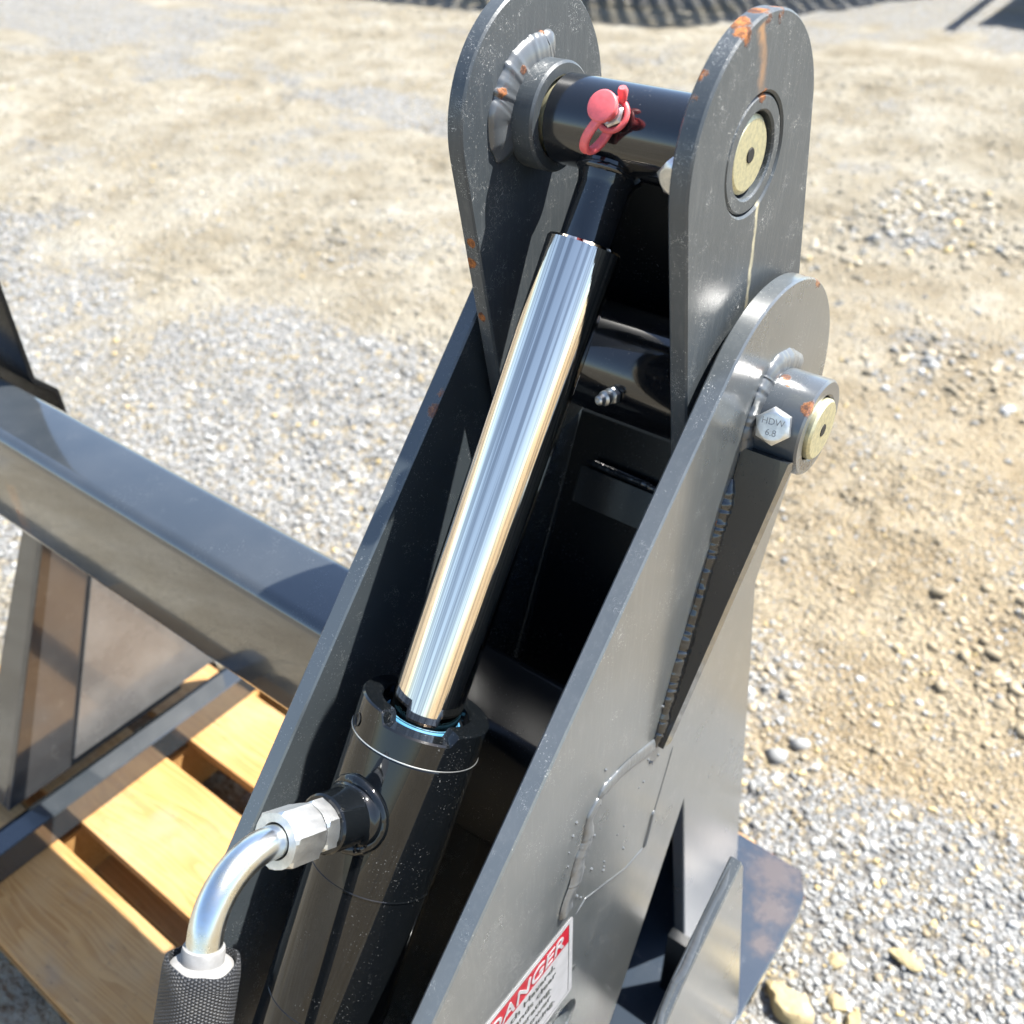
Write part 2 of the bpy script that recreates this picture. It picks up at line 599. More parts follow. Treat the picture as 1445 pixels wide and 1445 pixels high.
def mk_ground():
    t = NT('yard_dirt')
    at = t.n('ShaderNodeAttribute', attribute_name='gravel').outputs['Fac']
    mid = t.noise(2.6, 6, .70)
    fine = t.noise(60, 4, .72)
    warm = t.n('ShaderNodeAttribute', attribute_name='warm').outputs['Fac']
    d1 = t.mix(warm, (.262, .226, .162), (.275, .212, .128))
    d2 = t.mix(warm, (.365, .332, .262), (.38, .315, .212))
    dirt = t.mix(t.ramp(mid, .36, .62), d1, d2)
    dirt = t.mix(t.ramp(mid, .56, .70, 0, .8), dirt, (.43, .41, .35))
    dirt = t.mix(t.ramp(fine, .52, .72, 0, .6), dirt, (.44, .415, .345))
    dirt = t.mix(t.ramp(fine, .28, .46, .6, 0), dirt, (.16, .125, .08))
    vn = t.n('ShaderNodeTexVoronoi')
    t.put(vn.inputs['Vector'], t.pos)
    vn.inputs['Scale'].default_value = 80
    sep = t.n('ShaderNodeSeparateColor'); t.put(sep.inputs[0], vn.outputs['Color'])
    stone = t.mix(sep.outputs[0], (.22, .225, .22), (.40, .40, .39))
    stone = t.mix(t.ramp(sep.outputs[1], .75, .9), stone, (.40, .34, .23))
    stone = t.mix(t.ramp(vn.outputs['Distance'], .35, .75, 0, .7), stone, (.17, .15, .12))
    k = t.ramp(t.math('ADD', at, t.math('MULTIPLY', t.math('SUBTRACT', fine, .5), 1.3)), .3, .7)
    c = t.mix(k, dirt, stone)
    h = t.math('SUBTRACT', t.math('ADD', fine, t.math('MULTIPLY', mid, 1.5)), t.math('MULTIPLY', vn.outputs['Distance'], .5))
    return t.fin(c, .95, 0.0, t.bump(h, 1.0, .03), IOR=1.2)


def mk_stone():
    t = NT('crushed_stone')
    a = t.n('ShaderNodeAttribute', attribute_name='tone').outputs['Color']
    nz = t.noise(180, 3, .7)
    c = t.mix(t.ramp(nz, .35, .75, 0, .45), a, (.24, .215, .17))
    return t.fin(c, .9, 0.0, None, IOR=1.25)


M_ground = mk_ground()
M_stone = mk_stone()


def mk_rock():
    t = NT('yellow_rock')
    nz = t.noise(60, 6, .7)
    c = t.mix(t.ramp(nz, .3, .7), (.40, .325, .175), (.30, .235, .125))
    c = t.mix(t.ramp(t.noise(25, 4), .6, .7, 0, .6), c, (.44, .40, .30))
    return t.fin(c, .9, 0.0, t.bump(nz, .8, .006))


M_rock = mk_rock()

# ------------------------------------------------------------------ ground: one sheet, fine near the lens, out to the horizon
def ground_h(x, y):
    near = np.exp(-((x+2)**2+(y-3)**2)/90.0)
    h = (vnoise(x*1.3, y*1.3, 1)-.5)*.030 + (vnoise(x*5, y*5, 2)-.5)*.020
    # torn-up, cloddy soil
    cl = np.clip(vnoise(x*2.2+7, y*2.2, 8)*1.7-.55, 0, 1)
    h = h + cl*(np.abs(vnoise(x*13, y*13, 3)-.5)*-.065) + (vnoise(x*24, y*24, 6)-.5)*.014*(.5+cl)
    return h*near


def axis_pts(lo, hi, step, far, n):
    core = np.arange(lo, hi, step)
    t = np.linspace(0, 1, n+1)[1:]
    up = core[-1] + step*n*t + (far-core[-1]-step*n)*t**4
    dn = core[0] - step*n*t - (far+core[0]-step*n)*t**4
    return np.concatenate([dn[::-1], core, up])


gx = axis_pts(-5.0, .9, .018, 400, 60)
gy = axis_pts(.2, 6.2, .018, 400, 60)
GX, GY = np.meshgrid(gx, gy)
GZ = ground_h(GX, GY)
nx_, ny_ = len(gx), len(gy)
gme = bpy.data.meshes.new('ground')
gme.vertices.add(nx_*ny_)
gme.vertices.foreach_set('co', np.stack([GX, GY, GZ], -1).astype(np.float32).ravel())
ii = (np.arange(ny_-1)[:, None]*nx_ + np.arange(nx_-1)[None, :]).ravel()
quad = np.stack([ii, ii+1, ii+nx_+1, ii+nx_], -1).astype(np.int32)
gme.loops.add(quad.size); gme.loops.foreach_set('vertex_index', quad.ravel())
gme.polygons.add(len(quad)); gme.polygons.foreach_set('loop_start', np.arange(0, quad.size, 4, dtype=np.int32))
gme.polygons.foreach_set('loop_total', np.full(len(quad), 4, np.int32))
gme.update(calc_edges=True)
def warmth(x, y):                         # browner subsoil churned up on the right, bleached hardpan elsewhere
    return np.clip((x+1.5)/1.3, 0, 1)*np.clip((4.5-y)/2.5, 0, 1)


gw = gme.attributes.new('warm', 'FLOAT', 'POINT')
gw.data.foreach_set('value', warmth(GX, GY).astype(np.float32).ravel())
ga = gme.attributes.new('gravel', 'FLOAT', 'POINT')
ga.data.foreach_set('value', gmask(GX, GY).astype(np.float32).ravel())
ground = link('ground', gme, (0, 0, 0), None, M_ground, True, 180)
tag(ground, 'pale tan dirt and gravel yard floor', kind='structure')

# loose crushed stone, too many to count
ico = bmesh.new(); bmesh.ops.create_icosphere(ico, subdivisions=1, radius=1)
iv = np.array([v.co[:] for v in ico.verts]); ifc = np.array([[v.index for v in f.verts] for f in ico.faces]); ico.free()


def stones(n, xr, yr, smin, smax, seed, dens):
    r = np.random.default_rng(seed)
    x = r.uniform(*xr, n*4); y = r.uniform(*yr, n*4)
    k = r.random(n*4) < dens(x, y)
    return x[k][:n], y[k][:n], smin*(smax/smin)**(r.random(k.sum())[:n]**1.7)


def dens1(x, y): return .16 + .84*gmask(x, y)


def clods(x, y): return np.clip(vnoise(x*1.9+7, y*1.9, 21)*2.6-1.25, 0, 1)*(1-gmask(x, y))


def dens2(x, y): return .75 - .35*gmask(x, y)


S = [stones(15000, (-1.0, .75), (.62, 2.2), .0022, .0088, 1, dens1), stones(48000, (-1.0, .75), (.62, 2.2), .0014, .0045, 11, dens2),
     stones(14000, (-4.2, -.9), (.55, 2.6), .0035, .011, 2, dens1), stones(15000, (-4.2, -.4), (.55, 3.0), .002, .006, 12, dens2),
     stones(16000, (-6.5, 1.2), (2.0, 6.0), .004, .012, 3, dens2), stones(6500, (-1.2, .9), (.9, 4.2), .005, .021, 31, clods)]
sx = np.concatenate([s[0] for s in S]); sy = np.concatenate([s[1] for s in S]); ss = np.concatenate([s[2] for s in S])
N = len(sx)
dirs = rng.normal(size=(N, 3, 3)); q, _ = np.linalg.qr(dirs)
scl = ss[:, None]*rng.uniform(.6, 1.15, (N, 3))
wob = rng.uniform(.68, 1.18, (N, len(iv), 1))
cut = rng.uniform(.34, .85, (N, 1, 3))
loc = np.clip(iv[None]*wob, -cut, cut)*scl[:, None, :]*1.3
loc = np.einsum('nij,nkj->nki', q, loc)
loc[:, :, 2] *= .75
pz = ground_h(sx, sy) + ss*.18
Vs = loc + np.stack([sx, sy, pz], -1)[:, None, :]
sme = bpy.data.meshes.new('gravel')
sme.vertices.add(N*len(iv)); sme.vertices.foreach_set('co', Vs.astype(np.float32).ravel())
fc = (ifc[None] + (np.arange(N)*len(iv))[:, None, None]).reshape(-1, 3).astype(np.int32)
sme.loops.add(fc.size); sme.loops.foreach_set('vertex_index', fc.ravel())
sme.polygons.add(len(fc)); sme.polygons.foreach_set('loop_start', np.arange(0, fc.size, 3, dtype=np.int32))
sme.polygons.foreach_set('loop_total', np.full(len(fc), 3, np.int32))
sme.update(calc_edges=True)
gm = gmask(sx, sy)
tone = np.where(rng.random(N)[:, None] < (.12+.78*gm)[:, None], np.array([.30, .305, .30]), np.array([.34, .312, .25]) + warmth(sx, sy)[:, None]*np.array([.01, -.025, -.06]))
tone = tone*rng.uniform(.55, 1.25, (N, 1))
yel = rng.random(N) < .035
tone[yel] = np.array([.46, .36, .18])*rng.uniform(.8, 1.1, (yel.sum(), 1))
wht = rng.random(N) < .05
tone[wht] = np.array([.45, .445, .43])
tc = np.ones((N, len(iv), 4), np.float32); tc[:, :, :3] = tone[:, None, :]
ta = sme.attributes.new('tone', 'FLOAT_COLOR', 'POINT'); ta.data.foreach_set('color', tc.ravel())
gravel = link('gravel', sme, (0, 0, 0), None, M_stone, False)
tag(gravel, 'loose grey and tan crushed stone strewn over the dirt yard', 'gravel', kind='stuff')

# larger yellow rocks that can be told apart
def rock(x, y, r, seed, label, flat=.7, asp=1.0):
    bm = bmesh.new(); bmesh.ops.create_icosphere(bm, subdivisions=3, radius=1)
    rr = np.random.default_rng(seed)
    pl = [(Vector(rr.normal(size=3)).normalized(), rr.uniform(.55, .9)) for _ in range(11)]
    for v in bm.verts:
        p = v.co.copy()
        for nrm_, d in pl:
            e = p.dot(nrm_)-d
            if e > 0: p -= nrm_*e
        p *= 1+.05*math.sin(9*p.x+seed)*math.cos(8*p.y)+.035*math.sin(21*p.z+17*p.x)*math.cos(19*p.y+seed)
        v.co = Vector((p.x*r*asp, p.y*r/asp, p.z*r*flat))
    me = bpy.data.meshes.new('yellow_rock'); bm.to_mesh(me); bm.free()
    z = float(ground_h(np.array([x]), np.array([y]))[0]) + r*flat*.35
    o = link('yellow_rock', me, (x, y, z), None, M_rock, True, 25)
    tag(o, label, 'rock', 'yellow rocks in the gravel beside the base plate')


# ------------------------------------------------------------------ pallet
pallet = empty('wood_pallet', (-.85, .45, -1.28))
tag(pallet, 'pale pine pallet carrying the black steel grapple', 'pallet')
ZP = -1.15
bspec = [(.141, .268), (.304, .444), (.487, .605), (.635, .735), (.76, .842)]
for i, (y0, y1) in enumerate(bspec):
    t_ = .021
    prof = [(y0, ZP-t_), (y1, ZP-t_), (y1, ZP), (y0, ZP)]
    x1 = -.226 + random.uniform(-.008, .004)
    o = prism('board', prof, -1.36, x1, M_wood, pallet, 'x', .003)
for (y0, y1) in bspec:
    for x in (-1.335, -1.012, -.262):
        for k in (.25, .75):
            yy = y0 + (y1-y0)*k + random.uniform(-.008, .008)
            lathe('nail', frame((x + random.uniform(-.008, .008), yy, ZP), (0, 0, 1)), [(.0034, -.001), (.0034, .0003), (.0028, .0006), (0, .0007)], M_nail, pallet, 10)
for x in (-1.335, -1.012, -.262):
    prism('stringer', [(x-.019, -1.262), (x+.019, -1.262), (x+.019, -1.1715), (x-.019, -1.1715)], .146, .838, M_wood, pallet, 'y', .002)
for (y0, y1) in ((.15, .25), (.30, .44), (.74, .838)):
    prism('bottom_board', [(y0, -1.2795), (y1, -1.2795), (y1, -1.2625), (y0, -1.2625)], -1.36, -.245, M_wood, pallet, 'x', .002)

# ------------------------------------------------------------------ the grapple
G = empty('steel_grapple', (-.32, .55, -1.15))
tag(G, 'black steel grapple attachment with chrome hydraulic cylinder standing on the pallet', 'grapple')
CT = (.5645, -.346)       # tower head centre
PB = (.567, -.343)        # lower pivot axis (y,z)
PU = (.527, -.166)        # upper pin axis

# tower side plates
arc = circ(CT, .096, 120)
tower = empty('tower', (-.32, .4, -1.12), G)
rear = [(.434, -.967), (.375, -1.128)]
hole = circ((.3455, -.8215), .0195, 40)
pr = hull(arc + [(.202, -.592), (.075, -.728), (.434, -.967)])
pr_full = hull(arc + [(.202, -.592)] + [(.075, -.728)] + [(.075, -1.128), (.375, -1.128), (.434, -.967)])
prism('side_plate', pr_full, XTI, XT, M_plate, tower, 'x', .0013, [hole])
pl_full = hull(arc + [(.204, -.611), (.10, -.735), (.10, -1.128), (.375, -1.128), (.434, -.967)])
o = prism('side_plate', pl_full, LTO, LTI, paint('left_tower_shade_paint', (.034, .045, .053), .24, .10, .4, coat=.6, crough=.14, rust=[((LTI, .44, -.335), .008), ((LTI, .432, -.345), .009), ((LTI, .425, -.352), .006), ((LTI, .450, -.325), .004), ((LTI, .412, -.366), .005)]), tower, 'x', .0013)  # darker copy of the tower paint, the left plate's shade in its colour
# pivot boss and gusset on the outer face
fr = frame((XT, *PB), (1, 0, 0), (0, 1, 0))
bossR = .0335
pipe('pivot_boss', fr, bossR, .0225, -.002, .0345, M_boss, tower, 64, .0015)
bp = lathe('pivot_pin', fr, [(.0, .0372), (.0042, .0372), (.0046, .0380), (.0195, .0380), (.0212, .0364), (.0212, .0302), (.0212, -.02), (0, -.02)][::-1], M_brass, tower, 56)
cyl('pin_bore_shade', fr, .0042, .0375, .0384, M_hole_shade, bp, 20, .0002)  # dark disc painted as the shade of an open bore
gus = [(.5215, -.364), (.505, -.435), (.4545, -.5785)]
def gusset():
    g0 = Vector((0, .523, -.362)); g1 = Vector((0, .4545, -.5785)); t_ = .013
    d = (g1-g0).normalized(); s_ = Vector((0, -d.z, d.y)); s_ = s_ if s_.y > 0 else -s_
    V = []
    for (p, h) in ((g0, .0335), (g1, .007)):
        for k in (0, 1):
            V.append(Vector((XT+.0005, p.y, p.z)) + s_*t_*k); V.append(Vector((XT+h, p.y, p.z)) + s_*t_*k)
    V[0:4] = [v - d*.012 for v in V[0:4]]
    F = [(0, 1, 3, 2), (4, 6, 7, 5), (0, 4, 5, 1), (2, 3, 7, 6), (1, 5, 7, 3), (0, 2, 6, 4)]
    return put('gusset', V, F, M_lump, tower, True, 30)
gusset()
bead('weld', [(XT, .521, -.372), (XT, .505, -.423), (XT, .453, -.583)], .0066, M_lump, tower, 3, (1, 0, 0), 3.0, .8)
bead('weld', [(XT, .536, -.385), (XT, .520, -.43), (XT, .468, -.584)], .0060, M_lump, tower, 4, (1, 0, 0), 3.0, .8)
ring = [(XT, PB[0]+(bossR+.001)*math.cos(a), PB[1]+(bossR+.001)*math.sin(a)) for a in np.linspace(math.radians(35), math.radians(255), 50)]
bead('weld', ring, .0092, M_weld, tower, 8, (1, 0, 0), 1.8, .55)
bead('weld', [(XT, .4875, -.5948), (XT, .462, -.582), (XT, .4399, -.5711), (XT, .41, -.562), (XT, .3839, -.5573), (XT, .3740, -.563)], .0058, M_weld, tower, 11, (1, 0, 0), .7, .4)
bead('weld', [(XT, .3800, -.5600), (XT, .3688, -.5702), (XT, .3640, -.585), (XT, .3559, -.6119), (XT, .347, -.636), (XT, .3384, -.6589)], .0066, M_weld, tower, 13, (1, 0, 0), 1.0, .45)
for pth in ([(.488, -.6106), (.4756, -.6547), (.4588, -.71)], [(.4588, -.71), (.4278, -.7054), (.3688, -.6726), (.3563, -.678)]):
    bead('weld', [(XT, *p) for p in pth], .0013, M_weld, tower, 17, (1, 0, 0), .4, .4)
bead('weld', [(XT, .4690, -.672), (XT, .4640, -.692), (XT, .4590, -.711)], .0030, M_weld, tower, 21, (1, 0, 0), .4, .5)
# spatter beads of metal round the welds
rs = np.random.default_rng(5)
for i in range(34):
    k = i % 3
    c0 = [(.46, -.575), (.37, -.60), (.40, -.66)][k]
    y, z = c0[0]+rs.normal()*.022, c0[1]+rs.normal()*.026
    r_ = rs.uniform(.0006, .0015)
    lathe('spatter', frame((XT-.0002, y, z), (1, 0, 0), (0, 1, 0)), [(r_*1.1, 0), (r_*.95, r_*.6), (r_*.45, r_*1.05), (0, r_*1.1)], M_weld, tower, 8)


def hexbolt(name, O, d, r, h, parent, up=(0, 0, 1), washer=True, rot=0.0):
    fr_ = frame(O, d, up)
    o_, X_, Y_, Z_ = fr_
    V = []; F = []
    prof = [(r*.93, 0), (r, h*.06), (r, h*.80), (r*.90, h*.97), (r*.80, h), (r*.76, h)]
    for (q, hh) in prof:
        for i in range(24):
            a = 2*math.pi*i/24 + rot
            # hexagon radius, rounded into a circle on the chamfer
            ca = ((a-rot) % (math.pi/3)) - math.pi/6
            hexr = math.cos(math.pi/6)/math.cos(ca)
            m_ = hexr if hh < h*.9 else .865
            V.append(o_ + X_*(q*m_*math.cos(a)) + Y_*(q*m_*math.sin(a)) + Z_*hh)
    k = len(prof)
    for j in range(k-1):
        for i in range(24):
            i2 = (i+1) % 24
            F.append((j*24+i, j*24+i2, (j+1)*24+i2, (j+1)*24+i))
    F.append(tuple((k-1)*24+i for i in range(24))); F.append(tuple(range(24))[::-1])
    return put(name, V, F, M_zinc, parent, True, 25), fr_


def text(s, O, xdir, ydir, size, mat, parent, name='lettering', shear=0.0, bold=0.0, align='LEFT', ext=.00015, wid=1.0):
    cu = bpy.data.curves.new('letters', 'FONT')
    cu.body = s; cu.size = size; cu.shear = shear; cu.offset = bold; cu.align_x = align; cu.extrude = ext
    tmp = bpy.data.objects.new('letters', cu)
    sc.collection.objects.link(tmp)
    bpy.context.view_layer.update()
    me = bpy.data.meshes.new_from_object(tmp.evaluated_get(bpy.context.evaluated_depsgraph_get()))
    bpy.data.objects.remove(tmp)
    X_ = Vector(xdir).normalized(); Y_ = Vector(ydir).normalized(); Z_ = X_.cross(Y_)
    W_ = Vector(C(O))
    for v in me.vertices:
        v.co = X_*v.co.x*wid + Y_*v.co.y + Z_*v.co.z
    me.materials.clear()
    return link(name, me, W_, parent, mat, False)


# locking bolt through the pivot boss, facing the lens
bd = Vector((.10, -.86, .30)).normalized()
bo = Vector((-.1975, PB[0], PB[1])) + Vector((0, bd.y, bd.z)).normalized()*(bossR-.0005)
bolt, bfr = hexbolt('lock_bolt', bo, bd, .0125, .0075, tower, (0, 0, 1), rot=.2)
tx = Vector((.93, .12, .02)); tx = (tx - bd*tx.dot(bd)).normalized(); ty = bd.cross(tx)
text('HDW', bo + bd*.00755 + ty*.0014, tx, ty, .0060, M_stamp, bolt, align='CENTER', ext=.0001)
text('6.8', bo + bd*.00755 - ty*.0058, tx, ty, .0060, M_stamp, bolt, align='CENTER', ext=.0001)

# rear legs behind the tower plates, standing on the base plate
legp = [(.47, -.53), (.638, -.521), (.645, -.561), (.679, -.704), (.754, -1.038), (.776, -1.1295), (.64, -1.1295), (.561, -.761), (.50, -.62)]
prism('leg_plate', legp, -.2425, -.2285, M_plate, G, 'x', .0012)
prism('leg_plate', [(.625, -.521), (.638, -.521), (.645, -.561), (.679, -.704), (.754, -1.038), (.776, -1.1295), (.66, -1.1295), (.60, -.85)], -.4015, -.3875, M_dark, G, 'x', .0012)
# foot gusset nearer the lens, and the base plate
fg = [(.488, -.700), (.494, -.712), (.608, -1.1295), (.14, -1.1295), (.386, -.797), (.406, -.770)]
prism('foot_gusset', fg, -.151, -.140, M_plate, G, 'x', .0012)
bead('weld', [(-.1460, .484, -.704), (-.1460, .406, -.771), (-.1460, .386, -.798), (-.1460, .30, -.913)], .0034, M_weld, G, 31, (0, -.7, .6), .8, .5)
prism('sun_block_plate', [(.578, -1.1285), (.590, -1.1285), (.590, -1.02), (.578, -1.02)], -.2280, -.1515, M_dark, G, 'x', .001)  # added plate that keeps sun off the base plate behind the slot
bpp = [(-.40, .35), (-.137, .35), (-.137, .762), (-.1405, .79), (-.160, .824), (-.217, .826), (-.40, .826)]
prism('base_plate', bpp, -1.1485, -1.130, M_base, G, 'z', .0015)

# cross tube through both towers
def rect_tube():
    y0, y1, z0, z1, r = .370, .450, -.700, -.554, .013
    prof = []
    for (cy, cz, a0) in ((y1-r, z1-r, 0), (y0+r, z1-r, 90), (y0+r, z0+r, 180), (y1-r, z0+r, 270)):
        prof += [(cy + r*math.cos(math.radians(a0+90*k/7)), cz + r*math.sin(math.radians(a0+90*k/7))) for k in range(8)]
    prism('cross_tube', prof, LTO-.0006, -1.9, M_tube, G, 'x', .001)
    prism('cross_tube', prof, LTI+.0006, XTI-.0006, M_dark, G, 'x', .001)  # same tube in a darker copy, shade between the towers put into the colour
rect_tube()
for s_ in (1, -1):
    bead('weld', [(LTO-.001, .372, -.69), (LTO-.001, .371, -.57), (LTO-.001, .385, -.556), (LTO-.001, .445, -.555)], .005, M_weld, G, 41+s_, (-1, -.4, .3), 1, .7) if s_ == 1 else None

# inner web between the towers
wp = [(.622, -.434), (.634, -.426), (.446, -.965), (.386, -1.1285), (.374, -1.1285), (.434, -.968)]
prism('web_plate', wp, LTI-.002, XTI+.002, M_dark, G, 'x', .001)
bead('weld', [(LEI+.004, .602, -.467), (-.34, .601, -.468), (-.30, .601, -.468), (XEI-.004, .600, -.469)], .0032, M_lump, G, 91, (0, -.95, .3), 1.5, .8)
prism('stop_bar', [(.604, -.474), (.596, -.470), (.583, -.500), (.592, -.504)], LEI+.001, XEI-.001, M_gloss, G, 'x', .0015)
prism('shade_web', [(.630, -.53), (.668, -.704), (.742, -1.038), (.764, -1.1285), (.752, -1.1285), (.730, -1.038), (.656, -.704), (.618, -.53)], -.3885, -.2415, M_dark, G, 'x', .001)  # added closing plate that blocks the sun so the interior stays dark

# ------------------------------------------------------------------ clamp arm ears
arm = empty('clamp_arm', (-.3155, .55, -.42), G)
ear = hull(circ(PU, .0745, 96) + circ(PB, .078, 96))
pipeh = circ(PU, .0335, 56)
prism('ear_plate', ear, XEI, XE, M_ear, arm, 'x', .0013, [pipeh])
prism('ear_plate', ear, LEO, LEI, M_ear, arm, 'x', .0013)
fu = frame((0, *PU), (1, 0, 0), (0, 1, 0))
pipe('bushing', fu, .0326, .0238, XEI-.0200, XE-.0006, M_ear, arm, 64, .0012)
pin = lathe('cylinder_pin', fu, [(0, XE-.0032), (.0042, XE-.0032), (.0045, XE-.0028), (.0195, XE-.0028), (.0218, XE-.0045), (.0218, -.37), (0, -.37)], M_brass, arm, 56)
cyl('pin_bore_shade', fu, .0042, XE-.0031, XE-.0022, M_hole_shade, pin, 20, .0002)  # black disc in place of the bore's own shade
pipe('bushing', fu, .0330, .0238, LEI+.0005, -.3655, M_ear, arm, 64, .0015)
rg = [(LEI, PU[0]+.0345*math.cos(a), PU[1]+.0345*math.sin(a)) for a in np.linspace(math.radians(60), math.radians(215), 50)]
bead('weld', rg, .0145, M_weld, arm, 51, (1, 0, 0), 1.6, .38)
rg = [(XEI, PU[0]+.0335*math.cos(a), PU[1]+.0335*math.sin(a)) for a in np.linspace(math.radians(70), math.radians(250), 50)]
bead('weld', rg, .006, M_weld, arm, 53, (-1, 0, 0), 1.2, .9)
b2 = Vector((-.12, -.9, -.25)).normalized()
hexbolt('lock_bolt', Vector((-.2630, PU[0], PU[1])) + Vector((0, b2.y, b2.z)).normalized()*.032, b2, .0115, .008, arm, rot=.3)
# pivot tube on the lower pin, with its grease fitting
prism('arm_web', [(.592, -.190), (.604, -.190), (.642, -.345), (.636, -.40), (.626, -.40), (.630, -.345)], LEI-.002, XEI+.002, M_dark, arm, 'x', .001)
fl = frame((0, *PB), (1, 0, 0), (0, 1, 0))
cyl('pivot_tube', fl, .041, LEI+.0006, XEI-.0006, M_gloss, arm, 72, .001)


def zerk(O, d, parent, s=1.0):
    z = frame(O, d)
    h, _ = hexbolt('grease_fitting', O, d, .0062*s, .005*s, parent)
    lathe('nipple', z, [(.0040*s, .0048*s), (.0040*s, .0075*s), (.0052*s, .0085*s), (.0052*s, .0105*s), (.0034*s, .0118*s), (.0030*s, .0132*s), (.0036*s, .0142*s), (.0034*s, .0158*s), (.0022*s, .0168*s), (.0010*s, .0168*s), (.0009*s, .0160*s), (0, .0160*s)], M_zinc, h, 28)
    return h


zd = Vector((-.18, -.93, .08)).normalized()
zerk(Vector((-.313, PB[0]-.0408, PB[1]-.002)), zd, arm, 1.05)

# ------------------------------------------------------------------ hydraulic cylinder
cylr = empty('hydraulic_cylinder', (-.32, .1, -.85), G)
ua = Vector((0, -.530, -.848)).normalized()
CO = Vector((-.32, *PU))
fc_ = frame(CO, ua, (1, 0, 0))
w_ = fc_[2]


def ax(s): return CO + ua*s


pipe('rod_eye', fu, .0268, .0232, -.3625, -.2685, M_gloss, cylr, 72, .0012)
lathe('rod_neck', fc_, [(0, .022), (.0195, .022), (.0190, .0285), (.0176, .0335), (.0170, .0365), (.0168, .071), (.0168, .075), (0, .075)], M_gloss, cylr, 64)
nr = [ax(.0262) + (fc_[1]*math.cos(a) + fc_[2]*math.sin(a))*.0172 for a in np.linspace(0, 2*math.pi, 60)]
bead('weld', [tuple(p) for p in nr], .0038, M_gloss, cylr, 61, tuple(-ua), 1.2, .8, False)
rod = lathe('chrome_rod', fc_, [(0, .0705), (.0229, .0705), (.0239, .0720), (.0239, .42), (0, .42)], M_chrome, cylr, 128)
# gland with two raised lugs
def gland():
    V = []; F = []; n = 192
    ro, ri = .0440, .0300
    lo, hi, bot = .3910, .3838, .4085
    rows = []
    for i in range(n):
        a = 2*math.pi*i/n
        e = abs(math.cos(a+.55))
        k = min(1, max(0, (e-.50)/.10)); k = k*k*(3-2*k)
        top = lo + (hi-lo)*k
        X_, Y_ = fc_[1], fc_[2]
        dv = X_*math.cos(a) + Y_*math.sin(a)
        b = .0012
        rr_i = ri + .0005
        row = [(ri, bot), (ri, top+b), (ri+b, top), (ro-b, top), (ro, top+b), (ro, bot)]
        rows.append([CO + dv*r + ua*s for r, s in row])
    m = len(rows[0])
    for r in rows: V += r
    for i in range(n):
        j = (i+1) % n
        for k in range(m-1):
            F.append((i*m+k, i*m+k+1, j*m+k+1, j*m+k))
        F.append((i*m+m-1, i*m, j*m, j*m+m-1))
    return put('gland', V, F, M_barrel, cylr, True, 30)
gl = gland()
lathe('wiper_seal', fc_, [(.0240, .3995), (.0241, .3935), (.0245, .3922), (.0255, .3920), (.0262, .3930), (.0264, .3995)], M_blue, cylr, 96)
lathe('gland_insert', fc_, [(.0262, .3995), (.0266, .3942), (.0298, .3936), (.0301, .408)], M_gloss, cylr, 96)
aa = math.radians(122)
hd = fc_[1]*math.cos(aa) + fc_[2]*math.sin(aa)
lathe('spanner_hole_shade', frame(ax(.4010) + hd*.0436, hd, tuple(ua)), [(.0046, .0008), (.0040, .0011), (.0036, .0006), (.0034, .0002), (0, .0001)], M_hole_shade, gl, 24)  # shallow dark cup, its colour standing for shade in a deeper hole
# barrel with fine seam rings
bpf = [(.0430, .4092), (.0437, .4096), (.0440, .4104)]
for s in (.505, .606):
    bpf += [(.0440, s-.0008), (.0444, s-.0004), (.0444, s+.0004), (.0440, s+.0008)]
bpf += [(.0440, .95), (0, .95)]
barrel = lathe('barrel', fc_, bpf, M_barrel, cylr, 160, None, 20)
bpf = None
lathe('seam_ring', fc_, [(.0434, .4083), (.0443, .4086), (.0443, .4092), (.0434, .4095)], M_zinc, cylr, 128)
# paper label wrapped on the far side of the barrel
def label_patch():
    V = []; F = []; n = 16
    for j in range(2):
        for i in range(n):
            a = math.radians(178 + 46*i/(n-1))
            s = (.535, .80)[j]
            V.append(ax(s) + (fc_[1]*math.cos(a) + fc_[2]*math.sin(a))*(.0447 + .0010*(i == 0)))
    for i in range(n-1): F.append((i, i+1, n+i+1, n+i))
    return put('paper_label', V, F, M_decal, barrel, True)
label_patch()
# port boss, adapter, nut, bent tube and sleeved hose
sp = .455
th = math.radians(90)
pd = Vector((-math.cos(th), 0, 0)) + w_*math.sin(th)
pd = (pd - ua*pd.dot(ua)).normalized()
pf = frame(ax(sp), pd, tuple(ua))
lathe('port_boss', pf, [(.0235, .036), (.0232, .0440), (.0212, .0470), (.0195, .0490), (.0190, .0515), (.0188, .0715), (.0176, .0728), (0, .0728)], M_barrel, cylr, 64)
hr = []
for i in range(70):
    a = 2*math.pi*i/69
    dxy = pf[1]*math.cos(a) + pf[2]*math.sin(a)
    q_ = ax(sp) + dxy*.0212
    off = (q_-CO); off -= ua*off.dot(ua); off -= pd*off.dot(pd)
    hgt = math.sqrt(max(0, .044**2 - off.length**2))
    hr.append(tuple(q_ + pd*(hgt+.0005)))
bead('weld', hr, .0048, M_barrel, cylr, 71, tuple(pd), 1.0, .9, False)


